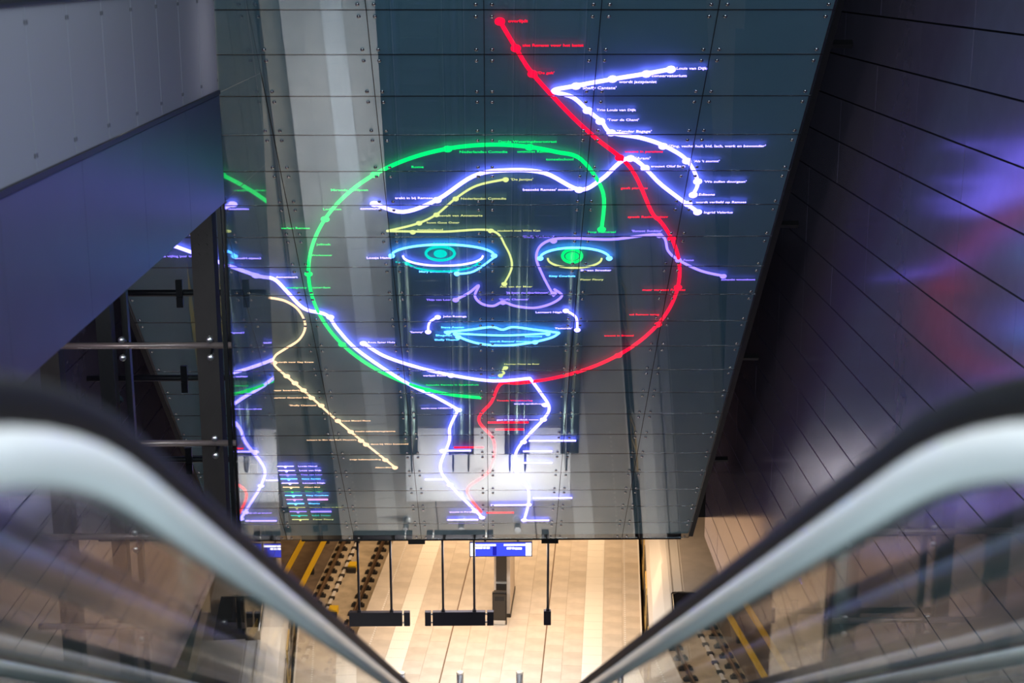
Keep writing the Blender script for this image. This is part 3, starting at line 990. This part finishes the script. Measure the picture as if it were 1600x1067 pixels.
# peach line
light_line([(420, 465), (445, 470), (466, 484), (477, 508), (468, 530), (444, 546), (430, 556), (428, 569), (448, 588), (480, 615), (527, 657), (572, 694), (602, 718), (617, 730)], 'peach', 0.034,
           nodes=((428, 566), (448, 587), (461, 598), (474, 609), (487, 621), (502, 633), (528, 657), (548, 674), (564, 688), (572, 694), (602, 718), (617, 730)), nr=0.095)


def caption(s, x0, x1, y, col, shear=0.0):
    ua, va = pix(x0, y)
    ub, vb = pix(x1, y)
    me, a, c, k = text_mesh(s, width=(ub - ua), shear=shear, bold=0.018)
    me.materials.append(NEON[col])
    # local x -> across, local y -> up the slope, sits just off the glass
    o0 = PP(ua, va, HT) - X * (a * k) + PD * (0.30 * k)
    ky = k
    upv = -PD
    nn = -PN
    me.transform(Matrix(((X.x * k, upv.x * ky, nn.x, o0.x), (X.y * k, upv.y * ky, nn.y, o0.y), (X.z * k, upv.z * ky, nn.z, o0.z), (0, 0, 0, 1))))
    return new_obj('caption', me, None, art, (0, 0, 0))


CAPS = [
    ('overlijdt', 794, 825, 33, 'red'), ('ziet Ramses voor het laatst', 816, 912, 71, 'red'), ("'De gek'", 840, 866, 114, 'red'),
    ('Louis van Dijk', 1057, 1105, 107, 'violet'), ('conservatorium', 1018, 1073, 118.5, 'violet'), ('wordt jazzpianist', 967, 1026, 128, 'violet'), ("'Shaffy Cantate'", 909, 963, 137.5, 'violet'),
    ('Trio Louis van Dijk', 932, 994, 172, 'violet'), ("'Tour de Chant'", 949, 998, 187.5, 'violet'), ("'Zonder Bagage'", 964, 1018, 205.5, 'violet'),
    ("'Zing, vecht, huil, bid, lach, werk en bewonder'", 1045, 1196, 228.5, 'violet'), ("'Als 't stormt'", 1084, 1124, 252, 'violet'), ("'We zullen doorgaan'", 1100, 1166, 284, 'violet'), ('Edisons', 1092, 1117, 304, 'violet'),
    ('wordt verliefd op Ramses', 1087, 1166, 316, 'violet'), ('Ingrid Valerius', 1100, 1145, 332, 'violet'),
    ('Derde Weteringdwarsstraat', 779, 870, 221.5, 'green'), ('Nederlandse Comedie', 718, 793, 237.5, 'green'), ('ontmoet Ramses', 808, 863, 237, 'green'), ('toneelschool', 853, 896, 249, 'green'),
    ('Joop Admiraal', 918, 962, 362.5, 'green'), ('Rome', 643, 662, 261, 'green'), ('Miranda Paviljoen', 517, 575, 297, 'green'), ('Lodeizen', 505, 533, 327, 'green'), ('verlaat Ramses', 439, 484, 356.5, 'green'),
    ('Jellinek', 494, 517, 382, 'green'), ('Werkteater', 486, 519, 399, 'green'), ('Toneelgroep Amsterdam', 441, 516, 449.5, 'green'), ('bezoekt Ramses in Sarphatihuis', 666, 748, 601.5, 'green'),
    ('woont in pensions', 976, 1036, 237, 'red'), ('geeft pianoles', 970, 1012, 294, 'red'), ('speelt Rachmaninov', 981, 1044, 339, 'red'), ('maar vergeet Ramses', 1004, 1071, 453, 'red'), ('wil Ramses terug', 983, 1030, 491.5, 'red'), ('woont in Brussel', 944, 990, 524.5, 'red'),
    ('Tweede Wereldoorlog', 776, 832, 626, 'red'),
    ('trekt in bij Ramses', 617, 676, 309.5, 'violet'), ('commune', 563, 594, 326, 'violet'), ("bezoekt Ramses' moeder", 817, 897, 296.5, 'violet'), ("'Aram'", 993, 1016, 247.5, 'violet'), ('trouwt Olof Smit', 1017, 1071, 260, 'violet'),
    ("'De Jantjes'", 798, 833, 280.5, 'yellow'), ('Nederlandse Comedie', 720, 791, 310.5, 'yellow'), ('bevalt van Annemarie', 686, 754, 337, 'yellow'), ('huwt Guus Oster', 667, 718, 348, 'yellow'), ('toneelschool', 652, 692, 359, 'yellow'), ('studeert met Wim Kan', 777, 844, 360.5, 'yellow'), ('Ank van der Moer', 781, 832, 448, 'yellow'),
    ("'Shaffy Verkeerd'", 817, 866, 370, 'purple'), ("'Sunset Sunkiss'", 987, 1034, 361, 'purple'), ('Focus', 1068, 1084, 406.5, 'purple'), ('schenkt woonboot', 1127, 1180, 437, 'purple'),
    ('Edith Huijer', 677, 713, 380.5, 'cyan'), ('Loesje Hamel', 573, 613, 403, 'violet'), ('Ko van Dijk', 618, 651, 409.5, 'cyan'), ('toneelvader', 695, 730, 416, 'cyan'), ('Mary Dresselhuys', 655, 707, 424.5, 'blue'),
    ('Ellen Vogel', 870, 903, 388, 'green'), ('Shireen Strooker', 907, 955, 422.5, 'violet'), ('Kitty Courbois', 858, 899, 431.5, 'blue'), ('Pieter Fleury', 907, 943, 437, 'yellow'),
    ("'Jij bent nu daarbinnen'", 791, 857, 457.5, 'purple'), ("'Shaffy Chantate'", 780, 826, 468, 'purple'), ('Thijs van Leer', 666, 705, 468.5, 'purple'), ('Lennaert Nijgh', 837, 878, 488, 'violet'), ('John Rosinga', 692, 729, 494.5, 'violet'),
    ("'Sammy'", 641, 661, 519, 'violet'), ("'Pastorale'", 867, 894, 513, 'violet'), ('Steve Austen', 689, 725, 511.5, 'blue'), ('Bhagwan', 681, 706, 524, 'blue'), ('Shaffy Theater', 679, 718, 531, 'blue'), ('commune', 820, 847, 525.5, 'blue'), ("wordt Ramses' manager", 765, 829, 533.5, 'blue'),
    ('Rosa Spier Huis', 575, 617, 535, 'violet'), ('verlaat Roos', 661, 697, 587, 'violet'), ('Herman Pieter de Boer', 788, 843, 569, 'yellow'), ("'Laat me'", 764, 786, 590, 'cyan'),
    ('werkt voor UNESCO', 658, 706, 638, 'violet'), ('wordt cardioloog', 803, 848, 631, 'violet'), ('gaat in het medisch verzet', 776, 842, 656, 'violet'),
    ('dementeert', 431, 465, 433, 'violet'),
    ('schrijft voor Gay Krant', 432, 490, 566, 'peach'), ("'Shaffy Chantant'", 452, 495, 633.5, 'peach'), ('partner Guerdon Bill', 428, 481, 621.5, 'peach'), ('naar boerderij', 428, 468, 610, 'peach'),
    ('scout Marjol Flore', 534, 579, 657.5, 'peach'), ('maakt cabaretprogramma', 555, 618, 674, 'peach'), ('acteert in film van Bert Haanstra', 479, 557, 687.5, 'peach'), ('danst bij Wim Sonneveld', 579, 638, 694, 'peach'), ('volgt balletopleiding', 546, 595, 718, 'peach'), ('Albert Mol', 586, 611, 730.5, 'peach'),
    ('na vijftig jaar terug', 252, 312, 400.5, 'purple'),
]
for (s, x0, x1, y, c) in CAPS:
    caption(s, x0, x1, y, c)
def light_bar(x0, x1, y, col):
    a, c = on_panel((x0, y)), on_panel((x1, y))
    return MB().box((a + c) / 2, (c - a).length, 0.055, 0.02, X, PD, PN).build('caption_strip', NEON[col], art)


for (x0, x1, y, c) in ((697, 736, 704, 'violet'), (664, 693, 749, 'violet'), (767, 821, 789, 'violet'), (699, 747, 812, 'violet'), (823, 858, 813, 'violet'), (826, 900, 688.5, 'violet'),
                       (817, 863, 705, 'violet'), (814, 863, 723, 'violet'), (832, 894, 778, 'violet'), (762, 826, 660, 'red'), (774, 819, 671, 'red'), (709, 756, 699, 'red'), (760, 803, 801, 'red')):
    light_bar(x0, x1, y, c)
caption('woont in Parijs', 702, 738, 800, 'violet')
LEG = [('Loesje Hamel', 'violet'), ('Louis van Dijk', 'violet'), ('Thijs van Leer', 'purple'), ('Steve Austen', 'blue'), ('Lennaert Nijgh', 'violet'), ('Albert Mol', 'peach'), ('Ellen Vogel', 'green'), ('Kitty Courbois', 'blue'),
       ('', 'pink'), ('Bhagwan', 'blue'), ('Herman Pieter de Boer', 'yellow'), ('', 'purple'), ('Edith Huijer', 'cyan'), ('Pieter Fleury', 'yellow')]
for i, (s, c) in enumerate(LEG):
    y = 728.5 + i * 6.65 - 0.02 * i * i
    xa = 433 + i * 1.8
    o = light_line([(xa, y), (xa + 26, y)], c, 0.017, nodes=((xa + 13, y),), sm=False, nr=0.045)
    if s:
        caption(s, xa + 33, xa + 33 + 2.45 * len(s), y, c)
    else:
        light_bar(xa + 33, xa + 65, y, c)
print('objects', len(bpy.data.objects))
